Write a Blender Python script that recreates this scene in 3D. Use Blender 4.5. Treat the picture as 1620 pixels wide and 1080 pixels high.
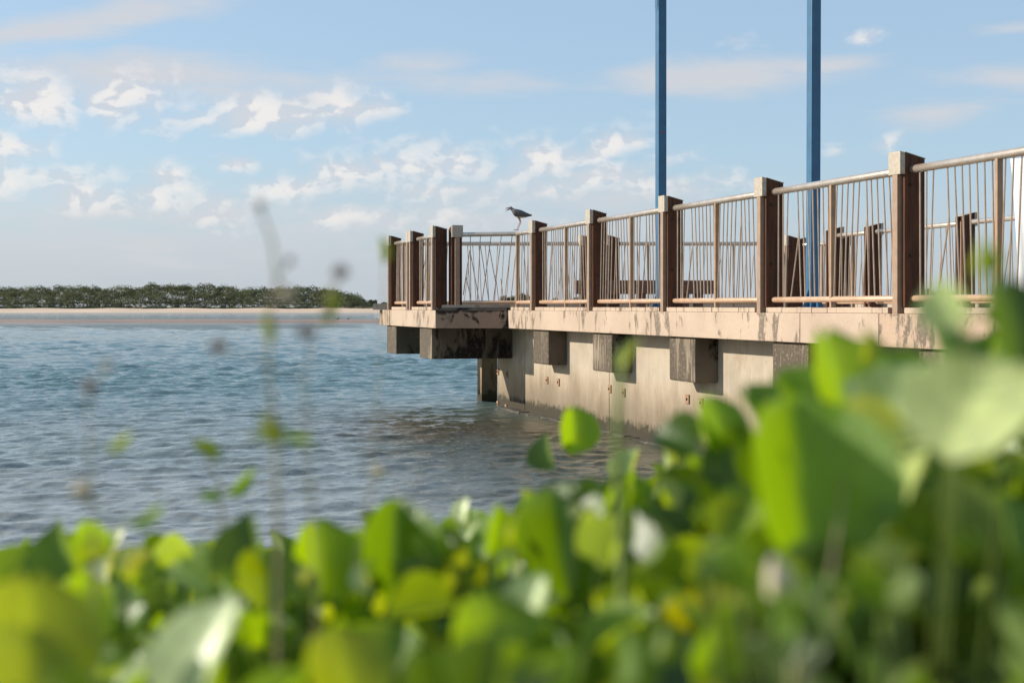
import bpy, bmesh, math, random
import numpy as np
from mathutils import Vector, Matrix
random.seed(7); rng = np.random.default_rng(7)
R = math.radians
for o in list(bpy.data.objects): bpy.data.objects.remove(o)
scene = bpy.context.scene
col = scene.collection
CZ = 1.58            # eye height over the water, level with the pier kerb
F = 2250.0
# ------------------------------------------------------------------ camera
cd = bpy.data.cameras.new("camera"); cam = bpy.data.objects.new("camera", cd); col.objects.link(cam)
cam.location = (0, 0, CZ); cam.rotation_euler = (R(90), 0, 0)
cd.sensor_width = 36; cd.lens = 50; cd.shift_y = -55/1620
cd.clip_start = 0.02; cd.clip_end = 20000
cd.dof.use_dof = True; cd.dof.focus_distance = 18.0; cd.dof.aperture_fstop = 5.4; cd.dof.aperture_blades = 9
scene.camera = cam
scene.view_settings.view_transform = 'Standard'; scene.view_settings.look = 'None'
scene.view_settings.gamma = 1; scene.view_settings.exposure = 0.55
# ------------------------------------------------------------------ sun
SUN_EL = R(25)
sdir = Vector((-0.985, 0.17, 0)).normalized() * math.cos(SUN_EL) + Vector((0, 0, math.sin(SUN_EL)))
ld = bpy.data.lights.new("sun", 'SUN'); ld.energy = 3.9; ld.angle = R(0.5); ld.color = (1.0, 0.92, 0.80)
sun = bpy.data.objects.new("sun", ld); col.objects.link(sun)
sun.rotation_euler = sdir.to_track_quat('Z', 'Y').to_euler()
# ------------------------------------------------------------------ node helper
class NT:
    def __init__(s, tree): s.t = tree; s.n = tree.nodes; s.l = tree.links
    def node(s, typ, **k):
        n = s.n.new(typ)
        for a, v in k.items(): setattr(n, a, v)
        return n
    def put(s, n, i, v):
        if hasattr(v, 'is_linked') or isinstance(v, bpy.types.NodeSocket): s.l.new(v, n.inputs[i])
        elif v is not None: n.inputs[i].default_value = v
    def math(s, op, a, b=None, c=None, clamp=False):
        n = s.node('ShaderNodeMath', operation=op, use_clamp=clamp)
        s.put(n, 0, a); s.put(n, 1, b); s.put(n, 2, c); return n.outputs[0]
    def vmath(s, op, a, b=None):
        n = s.node('ShaderNodeVectorMath', operation=op); s.put(n, 0, a); s.put(n, 1, b)
        return n.outputs['Value'] if op in ('LENGTH', 'DOT_PRODUCT') else n.outputs[0]
    def mix(s, f, a, b, mode='MIX'):
        n = s.node('ShaderNodeMix', data_type='RGBA', blend_type=mode)
        s.put(n, 0, f); s.put(n, 6, a); s.put(n, 7, b); return n.outputs[2]
    def noise(s, v, scale, detail=4, rough=.55, dist=0):
        n = s.node('ShaderNodeTexNoise'); s.put(n, 'Vector', v); n.inputs['Scale'].default_value = scale
        n.inputs['Detail'].default_value = detail; n.inputs['Roughness'].default_value = rough
        n.inputs['Distortion'].default_value = dist; return n.outputs[0]
    def mapr(s, v, a, b, c=0.0, d=1.0, smooth=True):
        n = s.node('ShaderNodeMapRange', interpolation_type='SMOOTHSTEP' if smooth else 'LINEAR')
        s.put(n, 0, v); s.put(n, 1, a); s.put(n, 2, b); s.put(n, 3, c); s.put(n, 4, d); return n.outputs[0]
    def mapping(s, v, loc=(0,0,0), rot=(0,0,0), scale=(1,1,1), typ='POINT'):
        n = s.node('ShaderNodeMapping', vector_type=typ); s.put(n, 0, v)
        n.inputs[1].default_value = loc; n.inputs[2].default_value = rot; n.inputs[3].default_value = scale
        return n.outputs[0]
def C4(c): return (c[0], c[1], c[2], 1)
# ------------------------------------------------------------------ world: sky with clouds
w = bpy.data.worlds.new("World"); scene.world = w; w.use_nodes = True
N = NT(w.node_tree); N.n.clear()
sky = N.node('ShaderNodeTexSky', sky_type='NISHITA'); sky.sun_disc = False
sky.sun_elevation = SUN_EL; sky.sun_rotation = math.atan2(sdir.x, sdir.y)
sky.air_density = 1.0; sky.dust_density = 1.0; sky.ozone_density = 1.6; sky.altitude = 0
tc = N.node('ShaderNodeTexCoord'); sep = N.node('ShaderNodeSeparateXYZ'); N.l.new(tc.outputs['Generated'], sep.inputs[0])
az = N.math('ARCTAN2', sep.outputs[0], sep.outputs[1]); el = N.math('ARCSINE', sep.outputs[2])
comb = N.node('ShaderNodeCombineXYZ'); N.put(comb, 0, az); N.put(comb, 1, el); D = comb.outputs[0]
def blobs(lst):
    acc = None
    for (px, py, rx, ry, rot, st) in lst:
        u = math.atan((px-810)/F); v = math.atan((485-py)/F); rx *= 1.2; ry *= 1.2
        m = N.mapping(D, (u, v, 0), (0, 0, R(rot)), (rx/F, ry/F, 1), 'TEXTURE')
        ln = N.vmath('LENGTH', m)
        val = N.math('MULTIPLY', N.math('SUBTRACT', 1.0, ln), st)
        acc = val if acc is None else N.math('MAXIMUM', acc, val)
    return acc
puffs = [(50,180,110,42,0,.9),(180,170,90,42,15,.85),(420,185,130,30,4,1.0),(545,172,85,28,0,.95),(15,250,60,26,0,.8),(350,190,75,22,8,.7),
         (375,262,42,17,10,.6),(275,282,45,16,0,.6),(330,330,60,34,-30,.7),(470,300,75,22,10,.8),(560,268,95,32,8,.8),
         (680,262,120,36,0,.75),(690,300,120,22,0,.5),(860,255,130,38,8,.7),(960,235,80,26,18,.75),(930,280,120,22,12,.7),(150,312,210,26,-6,.65),
         (1370,70,26,13,8,.6),(1412,230,32,14,5,.6),(1330,243,22,10,10,.4),(1170,68,18,8,0,.3),(100,290,130,18,0,.6),(600,345,160,18,0,.4),(1085,292,100,16,0,.5)]
wisps = [(110,62,230,26,13,1.0),(260,130,290,34,0,1.0),(330,150,240,24,-6,.8),(1120,126,200,30,0,1.25),(1290,116,90,14,3,.9),(760,130,150,20,0,.6),
         (680,105,90,14,0,.4),(1590,142,110,20,-3,.9),(1480,195,90,22,0,.65),(250,390,420,34,0,.5),(150,345,330,24,0,.6),(700,350,400,30,0,.5),
         (850,310,250,40,0,.5),(1080,300,110,22,5,.6),(1620,70,60,10,0,.5)]
n1 = N.noise(N.mapping(D, scale=(1, 1.5, 1)), 36, 8, .50, .25)
n1b = N.noise(N.mapping(D, loc=(.006, -.006, 0), scale=(1, 1.5, 1)), 36, 8, .50, .25)
n2 = N.noise(N.mapping(D, rot=(0, 0, R(-8)), scale=(1, 4.2, 1)), 11, 9, .6, .5)
pd = N.math('ADD', blobs(puffs), N.math('MULTIPLY', N.math('SUBTRACT', n1, .47), 1.9))
pm = N.mapr(pd, -.12, .95)
wd = N.math('ADD', blobs(wisps), N.math('MULTIPLY', N.math('SUBTRACT', n2, .47), 1.9))
wm = N.math('MULTIPLY', N.mapr(wd, -.15, 1.0), .85)
# clouds elsewhere in the sky (seen only from other directions and in reflections)
azabs = N.math('ABSOLUTE', az)
other = N.mapr(N.math('MAXIMUM', N.math('MULTIPLY', azabs, 1.6), N.math('MULTIPLY', el, 3.2)), .62, .9)
om = N.math('MULTIPLY', N.mapr(N.noise(N.mapping(D, scale=(1, 2.6, 1)), 4.5, 7, .6, .3), .5, .72), N.math('MULTIPLY', other, .45))
haze = N.mapr(el, 0.0, .11, 1.0, 0.0)
skyc = N.mix(N.mapr(el, .5, 1.25, .60, .12), sky.outputs[0], (2.55, 3.6, 4.75, 1))
skyc = N.mix(N.math('MULTIPLY', haze, .75), skyc, (3.35, 3.6, 3.9, 1))
shade = N.mapr(N.math('SUBTRACT', n1, n1b), -.05, .05)
ccol = N.mix(shade, (3.95, 4.1, 4.4, 1), (5.4, 5.2, 5.05, 1))
c1 = N.mix(N.math('MAXIMUM', wm, om), skyc, (4.0, 4.05, 4.25, 1))
c2 = N.mix(N.math('MULTIPLY', pm, .92), c1, ccol)
bg = N.node('ShaderNodeBackground'); N.put(bg, 0, c2); bg.inputs[1].default_value = 0.113
out = N.node('ShaderNodeOutputWorld'); N.l.new(bg.outputs[0], out.inputs[0])
# ------------------------------------------------------------------ materials
MATS = {}
def newmat(name):
    m = bpy.data.materials.new(name); m.use_nodes = True; t = NT(m.node_tree); t.n.clear()
    o = t.node('ShaderNodeOutputMaterial'); p = t.node('ShaderNodeBsdfPrincipled'); t.l.new(p.outputs[0], o.inputs[0])
    MATS[name] = m; return m, t, p, o
def bump(t, p, h, strength=.3, dist=.01):
    b = t.node('ShaderNodeBump'); b.inputs['Strength'].default_value = strength; b.inputs['Distance'].default_value = dist
    t.put(b, 'Height', h); t.l.new(b.outputs[0], p.inputs['Normal'])
def objco(t): return t.node('ShaderNodeNewGeometry').outputs['Position']
def plain(name, a, b, scale=20, rough=.6, metal=0, strength=.15, stretch=(1, 1, 1), spec=.5):
    m, t, p, o = newmat(name); g = objco(t)
    n = t.noise(t.mapping(g, scale=stretch), scale, 5)
    t.put(p, 'Base Color', t.mix(t.mapr(n, .3, .7), C4(a), C4(b)))
    p.inputs['Roughness'].default_value = rough; p.inputs['Metallic'].default_value = metal
    p.inputs['Specular IOR Level'].default_value = spec
    bump(t, p, t.noise(g, scale*4, 4), strength, .003); return m
def concrete(name, base, base2, stain, amount, streak=(9, 9, 1.6), tide=False, band=False, speck=True, rough=.85):
    m, t, p, o = newmat(name); g = objco(t)
    c = t.mix(t.mapr(t.noise(g, 1.6, 5), .35, .65), C4(base), C4(base2))
    c = t.mix(t.math('MULTIPLY', t.mapr(t.noise(g, 45, 4), .3, .7), .22), c, C4([x*.6 for x in base]))
    st = t.noise(t.mapping(g, scale=streak), 1.0, 7, .62, .4)
    big = t.noise(g, .8, 3)
    thr = t.math('ADD', st, t.math('MULTIPLY', t.math('SUBTRACT', big, .5), .55))
    msk = t.mapr(thr, .66-amount*.35, .70-amount*.35+.04)
    msk = t.math('MULTIPLY', msk, t.mapr(t.noise(g, 26, 5, .7), .28, .5))
    c = t.mix(msk, c, C4(stain))
    if speck:
        v = t.mapr(t.noise(t.mapping(g, scale=(1, 1, .35)), 42, 3, .5), .70, .74)
        c = t.mix(v, c, C4([x*.45 for x in base]))
    if tide:
        s = t.node('ShaderNodeSeparateXYZ'); t.l.new(g, s.inputs[0])
        zz = t.math('ADD', s.outputs[2], t.math('MULTIPLY', t.math('SUBTRACT', t.noise(t.mapping(g, scale=(1, 1, .3)), 2.6, 6, .65), .5), .75))
        lo = t.math('SUBTRACT', 1.0, t.mapr(zz, .18, .75))
        al = t.mapr(t.math('ADD', s.outputs[2], t.math('MULTIPLY', t.math('SUBTRACT', t.noise(g, 9, 6, .7), .5), .35)), .13, .24)
        al = t.math('SUBTRACT', 1.0, al)
        vst = t.mapr(t.noise(t.mapping(g, scale=(14, 14, .7)), 1, 6, .6), .48, .75)
        c = t.mix(t.math('MULTIPLY', vst, .18), c, (.27, .21, .15, 1))
        vw = t.mapr(t.noise(t.mapping(g, loc=(5, 3, 1), scale=(20, 20, .9)), 1, 6, .6), .58, .75)
        c = t.mix(t.math('MULTIPLY', vw, .22), c, (.72, .66, .56, 1))
        bl = t.mapr(t.noise(t.mapping(g, loc=(2, 7, 1), scale=(1, 1, .6)), 2.2, 7, .65), .50, .66)
        c = t.mix(t.math('MULTIPLY', bl, .45), c, (.26, .20, .13, 1))
        mid = t.math('MULTIPLY', t.math('SUBTRACT', 1.0, t.mapr(s.outputs[2], .62, .80)), .25)
        c = t.mix(mid, c, (.36, .25, .15, 1))
        c = t.mix(t.math('MULTIPLY', lo, .62), c, (.10, .072, .04, 1))
        c = t.mix(t.math('MULTIPLY', al, .9), c, (.035, .030, .018, 1))
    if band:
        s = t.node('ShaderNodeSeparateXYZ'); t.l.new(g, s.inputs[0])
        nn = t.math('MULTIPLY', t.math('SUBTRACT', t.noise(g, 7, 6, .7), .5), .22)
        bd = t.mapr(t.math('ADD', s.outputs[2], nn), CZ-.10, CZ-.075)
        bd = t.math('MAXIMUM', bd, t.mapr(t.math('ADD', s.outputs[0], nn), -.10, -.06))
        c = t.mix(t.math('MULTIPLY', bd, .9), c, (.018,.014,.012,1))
    t.put(p, 'Base Color', c); p.inputs['Roughness'].default_value = rough; p.inputs['Specular IOR Level'].default_value = .25
    h = t.math('ADD', t.noise(g, 60, 5), t.math('MULTIPLY', t.noise(g, 9, 4), 1.2)); bump(t, p, h, .45, .006); return m
concrete('fascia', (.53,.41,.305), (.46,.35,.26), (.20,.155,.115), .27, (7, 7, 2.6))
concrete('fascia_worn', (.50,.36,.26), (.45,.33,.235), (.17,.135,.10), .62, (7, 7, 2.4))
concrete('fascia_mould', (.40,.27,.19), (.33,.22,.15), (.02,.016,.014), .25, (3.5, 3.5, 2.5), band=True)
concrete('wall', (.49,.41,.31), (.39,.33,.25), (.34,.27,.19), .10, tide=True)
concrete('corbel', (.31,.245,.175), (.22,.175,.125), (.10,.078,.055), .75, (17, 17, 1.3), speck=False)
concrete('beam_mould_shade', (.21,.165,.12), (.12,.095,.07), (.018,.014,.011), .45, (4, 4, 1.2), speck=False)  # mould, plus the shade of unlit faces put into a darker base
concrete('pile', (.46,.33,.21), (.36,.26,.17), (.16,.12,.08), .25, tide=True)
concrete('deck', (.50,.42,.34), (.44,.37,.30), (.25,.20,.16), .2)
concrete('footing', (.13,.11,.09), (.09,.08,.065), (.07,.06,.05), .4)
plain('tan_steel', (.37,.25,.17), (.31,.205,.14), 14, .45, 0, .08, (1,1,1), .25)
plain('cap_steel', (.47,.40,.31), (.37,.32,.25), 30, .5, .1, .2)
plain('mid_steel', (.40,.265,.165), (.32,.21,.135), 10, .45, 0, .06, (1,1,1), .25)
plain('timber', (.115,.046,.024), (.060,.027,.016), 5, .62, 0, .4, (6, 6, .5), .15)
plain('rail_steel', (.68,.58,.48), (.58,.47,.37), 9, .24, .6, .03)
plain('rail_low', (.60,.40,.26), (.50,.32,.20), 9, .36, .15, .05)
plain('rod_steel', (.50,.37,.27), (.38,.28,.20), 9, .32, .25, .03)
plain('bolt', (.03,.022,.018), (.05,.03,.02), 30, .5, .6)
plain('rust', (.42,.24,.13), (.22,.12,.07), 60, .8, 0, .3)
plain('bench_wood', (.20,.085,.045), (.11,.05,.03), 8, .6, 0, .3, (1, 8, 8))
plain('mast_blue', (.035,.13,.235), (.028,.108,.20), 6, .4, 0, .03)
plain('mast_light', (.16,.36,.55), (.13,.32,.5), 6, .5)
plain('white_cloth', (.80,.80,.78), (.74,.74,.73), 3, .8, 0, .1)
plain('red_paint', (.5,.05,.03), (.4,.04,.03), 40, .6)
plain('driftwood', (.34,.27,.19), (.18,.14,.10), 3, .9, 0, .3)
plain('bird_grey', (.15,.135,.125), (.10,.092,.09), 60, .8, 0, .3, (1,1,1), .2)
plain('bird_dark', (.02,.02,.025), (.028,.028,.034), 60, .7)
plain('bird_face', (.42,.24,.22), (.5,.3,.28), 60, .6)
plain('bird_pale', (.48,.42,.34), (.40,.34,.28), 60, .8)
plain('bird_beak', (.12,.05,.045), (.09,.04,.04), 60, .4)
plain('gull_white', (.75,.75,.74), (.65,.65,.66), 20, .8)
plain('bark', (.10,.08,.055), (.06,.05,.038), 30, .9, 0, .4)
plain('stem_tan', (.34,.27,.15), (.26,.23,.10), 60, .6, 0, .2)
plain('stem_green', (.15,.22,.04), (.20,.26,.06), 60, .5, 0, .2)
plain('bud_dark', (.26,.215,.19), (.32,.26,.22), 90, .8)
plain('petal', (.50,.42,.28), (.58,.50,.36), 90, .6)
# sand
m, t, p, o = newmat('sand'); g = objco(t)
c = t.mix(t.mapr(t.noise(t.mapping(g, scale=(.02, .12, 1)), 1, 6), .35, .65), (.70,.53,.38,1), (.58,.43,.30,1))
c = t.mix(t.mapr(t.noise(t.mapping(g, scale=(.12, .5, 1)), 1, 6, .7), .60, .66), c, (.34,.24,.17,1))
t.put(p, 'Base Color', c); p.inputs['Roughness'].default_value = .9
m, t, p, o = newmat('wet_sand'); g = objco(t)
t.put(p, 'Base Color', t.mix(t.mapr(t.noise(t.mapping(g, scale=(.05, .6, 1)), 1, 6), .35, .65), (.34,.23,.16,1), (.26,.17,.12,1))); p.inputs['Roughness'].default_value = .6
m, t, p, o = newmat('soil'); g = objco(t)
c = t.mix(t.mapr(t.noise(g, 30, 6, .7), .35, .65), (.17,.12,.07,1), (.06,.05,.025,1))
t.put(p, 'Base Color', c); p.inputs['Roughness'].default_value = .95; bump(t, p, t.noise(g, 90, 5, .7), .8, .01)
# water
m, t, p, o = newmat('water'); g = objco(t)
s = t.node('ShaderNodeSeparateXYZ'); t.l.new(g, s.inputs[0])
dist = t.vmath('LENGTH', g)
far = t.mapr(dist, 10, 30)
c = t.mix(far, (.29,.305,.29,1), (.095,.175,.18,1))
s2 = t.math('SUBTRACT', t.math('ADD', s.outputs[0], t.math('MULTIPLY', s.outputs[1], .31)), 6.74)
pier_refl = t.mapr(t.math('ADD', s2, t.math('MULTIPLY', t.math('SUBTRACT', t.noise(g, .8, 4), .5), 2.5)), -4.6, -2.2)
c = t.mix(t.math('MULTIPLY', pier_refl, t.mapr(s.outputs[1], 24, 19, 0.0, 1.0)), c, (.085,.068,.036,1))  # the pier's brown reflection, put into the water colour beside the wall
patch = t.mapr(t.noise(t.mapping(g, scale=(.02, .06, 1)), 1, 4), .4, .62)
c = t.mix(t.math('MULTIPLY', patch, .4), c, (.07,.155,.15,1))
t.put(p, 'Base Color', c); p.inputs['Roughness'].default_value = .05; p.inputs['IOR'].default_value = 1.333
p.inputs['Specular IOR Level'].default_value = .5
h1 = t.noise(t.mapping(g, rot=(0, 0, R(20)), scale=(.7, 1.5, 1)), 9.0, 5, .62, .4)
h2 = t.noise(t.mapping(g, rot=(0, 0, R(-15)), scale=(.35, .9, 1)), 1.6, 4, .6, .3)
hh = t.math('ADD', h1, t.math('MULTIPLY', h2, t.mapr(dist, 25, 70, 0.0, 4.0)))
b = t.node('ShaderNodeBump'); b.inputs['Distance'].default_value = .05
t.put(b, 'Height', hh); t.put(b, 'Strength', t.mapr(dist, 8, 30, .28, .6)); t.l.new(b.outputs[0], p.inputs['Normal'])
# leaf
def leafmat(name, trans=.5, rough=.34, far=False):
    m, t, p, o = newmat(name); g = objco(t)
    a = t.node('ShaderNodeAttribute', attribute_name='tint')
    geo = t.node('ShaderNodeNewGeometry')
    n = t.noise(g, 160 if not far else .8, 4)
    base = t.mix(1.0, a.outputs[0], t.mix(t.mapr(n, .3, .7), (.80,.80,.8,1), (1.15,1.15,1.1,1)), 'MULTIPLY')
    if not far:
        sp = t.mapr(t.noise(g, 130, 3, .6), .70, .74); base = t.mix(t.math('MULTIPLY', sp, .8), base, (.10,.06,.02,1))
    under = t.mix(.35, base, (.20,.24,.13,1))
    bc = t.mix(geo.outputs['Backfacing'], base, under)
    if not far: bc = t.mix(1.0, bc, (1.15,1.15,1.1,1), 'MULTIPLY')
    t.put(p, 'Base Color', bc); p.inputs['Roughness'].default_value = rough
    p.inputs['Specular IOR Level'].default_value = .6 if not far else .15
    tr = t.node('ShaderNodeBsdfTranslucent')
    tcol = t.mix(1.0, a.outputs[0], (2.75,2.3,.18,1), 'MULTIPLY'); t.put(tr, 0, tcol)
    mx = t.node('ShaderNodeMixShader'); mx.inputs[0].default_value = trans
    t.l.new(p.outputs[0], mx.inputs[1]); t.l.new(tr.outputs[0], mx.inputs[2]); t.l.new(mx.outputs[0], o.inputs[0])
    if not far: bump(t, p, t.noise(g, 240, 4), .25, .002)
leafmat('leaf', .46, .38); leafmat('pale_glare_leaf', .22, .36); leafmat('far_leaf', .12, .8, True)  # the second carries pale tints with sun glare put into the colour
# ------------------------------------------------------------------ object helpers
def tag(o, label=None, cat=None, group=None, kind=None):
    if label: o['label'] = label
    if cat: o['category'] = cat
    if group: o['group'] = group
    if kind: o['kind'] = kind
    return o
def link(o, parent=None):
    col.objects.link(o)
    if parent is not None: o.parent = parent
    return o
def empty(name, loc=(0,0,0), rz=0, parent=None):
    o = bpy.data.objects.new(name, None); o.location = loc; o.rotation_euler = (0, 0, rz); o.empty_display_size = .1
    return link(o, parent)
class MB:
    def __init__(s): s.v = []; s.f = []; s.mi = []
    def add(s, vs, fs, mi=0):
        k = len(s.v); s.v += [tuple(v) for v in vs]; s.f += [tuple(i+k for i in f) for f in fs]; s.mi += [mi]*len(fs); return s
    def box(s, a, b, mi=0, M=None):
        x0,y0,z0 = a; x1,y1,z1 = b
        vs = [(x0,y0,z0),(x1,y0,z0),(x1,y1,z0),(x0,y1,z0),(x0,y0,z1),(x1,y0,z1),(x1,y1,z1),(x0,y1,z1)]
        if M is not None: vs = [M @ Vector(v) for v in vs]
        return s.add(vs, [(0,3,2,1),(4,5,6,7),(0,1,5,4),(1,2,6,5),(2,3,7,6),(3,0,4,7)], mi)
    def hexa(s, vs, mi=0): return s.add(vs, [(0,3,2,1),(4,5,6,7),(0,1,5,4),(1,2,6,5),(2,3,7,6),(3,0,4,7)], mi)
    def prism(s, poly, z0, z1, mi=0):
        n = len(poly); vs = [(x,y,z0) for x,y in poly]+[(x,y,z1) for x,y in poly]
        fs = [tuple(range(n-1,-1,-1)), tuple(range(n,2*n))]+[(i,(i+1)%n,n+(i+1)%n,n+i) for i in range(n)]
        return s.add(vs, fs, mi)
    def tube(s, pts, rads, n=10, mi=0, cap=True, round_end=False):
        pts = [Vector(p) for p in pts]
        if not hasattr(rads, '__len__'): rads = [rads]*len(pts)
        rads = list(rads)
        if round_end:
            d0 = (pts[0]-pts[1]).normalized(); d1 = (pts[-1]-pts[-2]).normalized(); r0, r1 = rads[0], rads[-1]
            pts = [pts[0]+d0*r0*.55, pts[0]+d0*r0*.38]+pts+[pts[-1]+d1*r1*.38, pts[-1]+d1*r1*.55]
            rads = [r0*.45, r0*.8]+rads+[r1*.8, r1*.45]
        vs = []; fs = []; prev = None
        for i, p in enumerate(pts):
            d = (pts[min(i+1,len(pts)-1)]-pts[max(i-1,0)]).normalized()
            if prev is None:
                u = d.orthogonal().normalized()
            else: u = (prev - d*prev.dot(d)).normalized()
            prev = u; w_ = d.cross(u)
            for k in range(n):
                a = 2*math.pi*k/n; vs.append(p+(u*math.cos(a)+w_*math.sin(a))*rads[i])
        for i in range(len(pts)-1):
            for k in range(n):
                fs.append((i*n+k, i*n+(k+1)%n, (i+1)*n+(k+1)%n, (i+1)*n+k))
        if cap: fs += [tuple(range(n-1,-1,-1)), tuple(range((len(pts)-1)*n, len(pts)*n))]
        return s.add(vs, fs, mi)
    def mesh(s, name, mats, smooth=False, bevel=0):
        me = bpy.data.meshes.new(name); me.from_pydata(s.v, [], s.f)
        if not isinstance(mats, (list, tuple)): mats = [mats]
        for q in mats: me.materials.append(MATS[q])
        me.polygons.foreach_set('material_index', s.mi)
        if bevel:
            bm = bmesh.new(); bm.from_mesh(me)
            bmesh.ops.bevel(bm, geom=[e for e in bm.edges if len(e.link_faces) == 2 and e.calc_face_angle(0) > .5], offset=bevel, segments=2, affect='EDGES', profile=.6)
            bm.to_mesh(me); bm.free()
        if smooth:
            me.polygons.foreach_set('use_smooth', [True]*len(me.polygons))
            try: me.set_sharp_from_angle(angle=R(40))
            except Exception: pass
        me.update(); return me
    def build(s, name, mats, parent=None, smooth=False, bevel=0):
        return link(bpy.data.objects.new(name, s.mesh(name, mats, smooth, bevel)), parent)
def put(name, me, parent=None, loc=(0,0,0), rz=0):
    o = bpy.data.objects.new(name, me); o.location = loc; o.rotation_euler = (0,0,rz); return link(o, parent)
def npmesh(name, V, Fq, mat, tint=None, smooth=True):
    me = bpy.data.meshes.new(name); V = np.asarray(V, np.float32); Fq = np.asarray(Fq, np.int32)
    me.vertices.add(len(V)); me.vertices.foreach_set('co', V.ravel())
    k = Fq.shape[1]; me.loops.add(Fq.size); me.loops.foreach_set('vertex_index', Fq.ravel())
    me.polygons.add(len(Fq)); me.polygons.foreach_set('loop_start', np.arange(0, Fq.size, k, dtype=np.int32))
    me.polygons.foreach_set('use_smooth', np.full(len(Fq), smooth))
    me.update(calc_edges=True); me.validate()
    if tint is not None:
        a = me.color_attributes.new('tint', 'FLOAT_COLOR', 'POINT')
        c = np.ones((len(V), 4), np.float32); c[:, :3] = tint; a.data.foreach_set('color', c.ravel())
    me.materials.append(MATS[mat]); return me
def at(px, py, d): return Vector(((px-810)/F*d, d, CZ+(485-py)/F*d))
# ------------------------------------------------------------------ pier frame: s runs along the edge towards the near end, w out to the water
OX, OY = .26, 19.9; ex, ey = .296, -.955; nx, ny = -.955, -.296
YAW = math.atan2(ey, ex)
def PW(s, w, z=0): return Vector((OX+s*ex+w*nx, OY+s*ey+w*ny, z))
def fr(s, w, z=0):  # local pier coordinates: x = s, y = -w
    return Matrix.Translation((OX, OY, 0)) @ Matrix.Rotation(YAW, 4, 'Z') @ Matrix.Translation((s, -w, z))
K = CZ-.003
M0 = fr(0, 0, 0)
def loc(s, w): return (s, -w)
# ------------------------------------------------------------------ pier
pier = empty('pier', (OX, OY, 0), YAW)
tag(pier, 'long pale concrete pier with peach painted edge standing in the water', 'pier')
edge = [loc(22,-.03), loc(-1.12,-.03), loc(-1.50,.97), loc(-5.40,.97)]
inv = M0.inverted()
def tol(x, y): q = inv @ Vector((x, y, 0)); return (q.x, q.y)
farp = [tol(6.5,24.9), tol(6.35,23.3), tol(5.1,21.55), tol(10.9, 2.2)]
MB().prism(edge+farp, K-.30, K-.055).build('deck_slab', 'deck', pier)
# fascia in pieces (peach paint), with joints
f = MB()
def seg(mb, s0, s1, w0, w1, z0, z1, mi=0): mb.box((s0, -w1, z0), (s1, -w0, z1), mi)
js = [-1.04, 2.02, 4.35, 7.72, 9.0, 10.9, 14.2, 18, 22]
for i, (a, b_) in enumerate(zip(js[:-1], js[1:])):
    f = MB(); seg(f, a+.004, b_-.004, -.25, .012, K-.315, K-.052); f.build('fascia', 'fascia_worn' if i == 4 else 'fascia', pier, bevel=.008)
f = MB(); seg(f, -5.43, -4.43, .7, 1.012, K-.315, K-.052, 0); f.build('fascia', 'fascia_worn', pier, bevel=.008)
f = MB(); seg(f, -4.422, -1.43, .7, 1.012, K-.315, K-.052, 0); f.build('fascia', 'fascia', pier, bevel=.008)
# front of the lookout bay
f = MB(); a = Vector((-1.432, -1.009)); b_ = Vector((-1.05, 0.02))
def quadwall(mb, a, b_, th, z0, z1, mi=0):
    d = (b_-a).normalized(); n_ = Vector((-d.y, d.x))*th
    mb.hexa([(a.x,a.y,z0),(b_.x,b_.y,z0),(b_.x+n_.x,b_.y+n_.y,z0),(a.x+n_.x,a.y+n_.y,z0),(a.x,a.y,z1),(b_.x,b_.y,z1),(b_.x+n_.x,b_.y+n_.y,z1),(a.x+n_.x,a.y+n_.y,z1)], mi)
quadwall(f, a, b_, .2, K-.315, K-.052); f.build('fascia', 'fascia_mould', pier)
f = MB(); quadwall(f, a+Vector((.01,.02)), b_+Vector((.012,0)), .16, K-.050, K-.012); f.build('paver_edge', 'beam_mould_shade', pier)
f = MB(); quadwall(f, a+Vector((-.02,.1)), b_+Vector((-.03,.02)), .12, K-.012, K+.028); f.build('paver_edge', 'deck', pier)
# paver edge strip
cuts = [(-.95, -.01)]+[(2.29*k+.17, 2.29*(k+1)-.045) for k in range(5)]+[(11.62, 16)]
for c0, c1 in cuts:
    s = c0
    while s < c1-.02:
        L = min(random.choice([.19,.26,.34,.15,.42]), c1-s)
        f = MB(); seg(f, s, s+L-.005, -.16, -.006+random.uniform(-.004,.004), K-.050, K-.002-random.random()*.005); f.build('paver_edge', 'fascia', pier, bevel=.004)
        s += L
f = MB(); seg(f, -.95, 21, -.5, -.17, K-.05, K-.012); f.build('paver_edge', 'deck', pier)
f = MB()
for a_, b2 in ((-4.55,-3.5),(-3.13,-1.78)): seg(f, a_, b2, .72, .985, K-.050, K+.0)
f.build('paver_edge', 'fascia', pier, bevel=.005)
# far-side and end kerbs (seen as a low pale bar)
def kerb(pts, z0, z1, th):
    f = MB()
    for p0, p1 in zip(pts[:-1], pts[1:]):
        p0 = Vector(tol(*p0)); p1 = Vector(tol(*p1)); quadwall(f, p0, p1, th, z0, z1)
    f.build('kerb', 'deck', pier)
kerb([(-2.4,24.55),(6.3,24.7)], K-.05, K+.055, .2)
kerb([(5.1,21.3),(7.5,12.9),(10.4,2.8)], K-.05, K+.042, .2)
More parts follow.
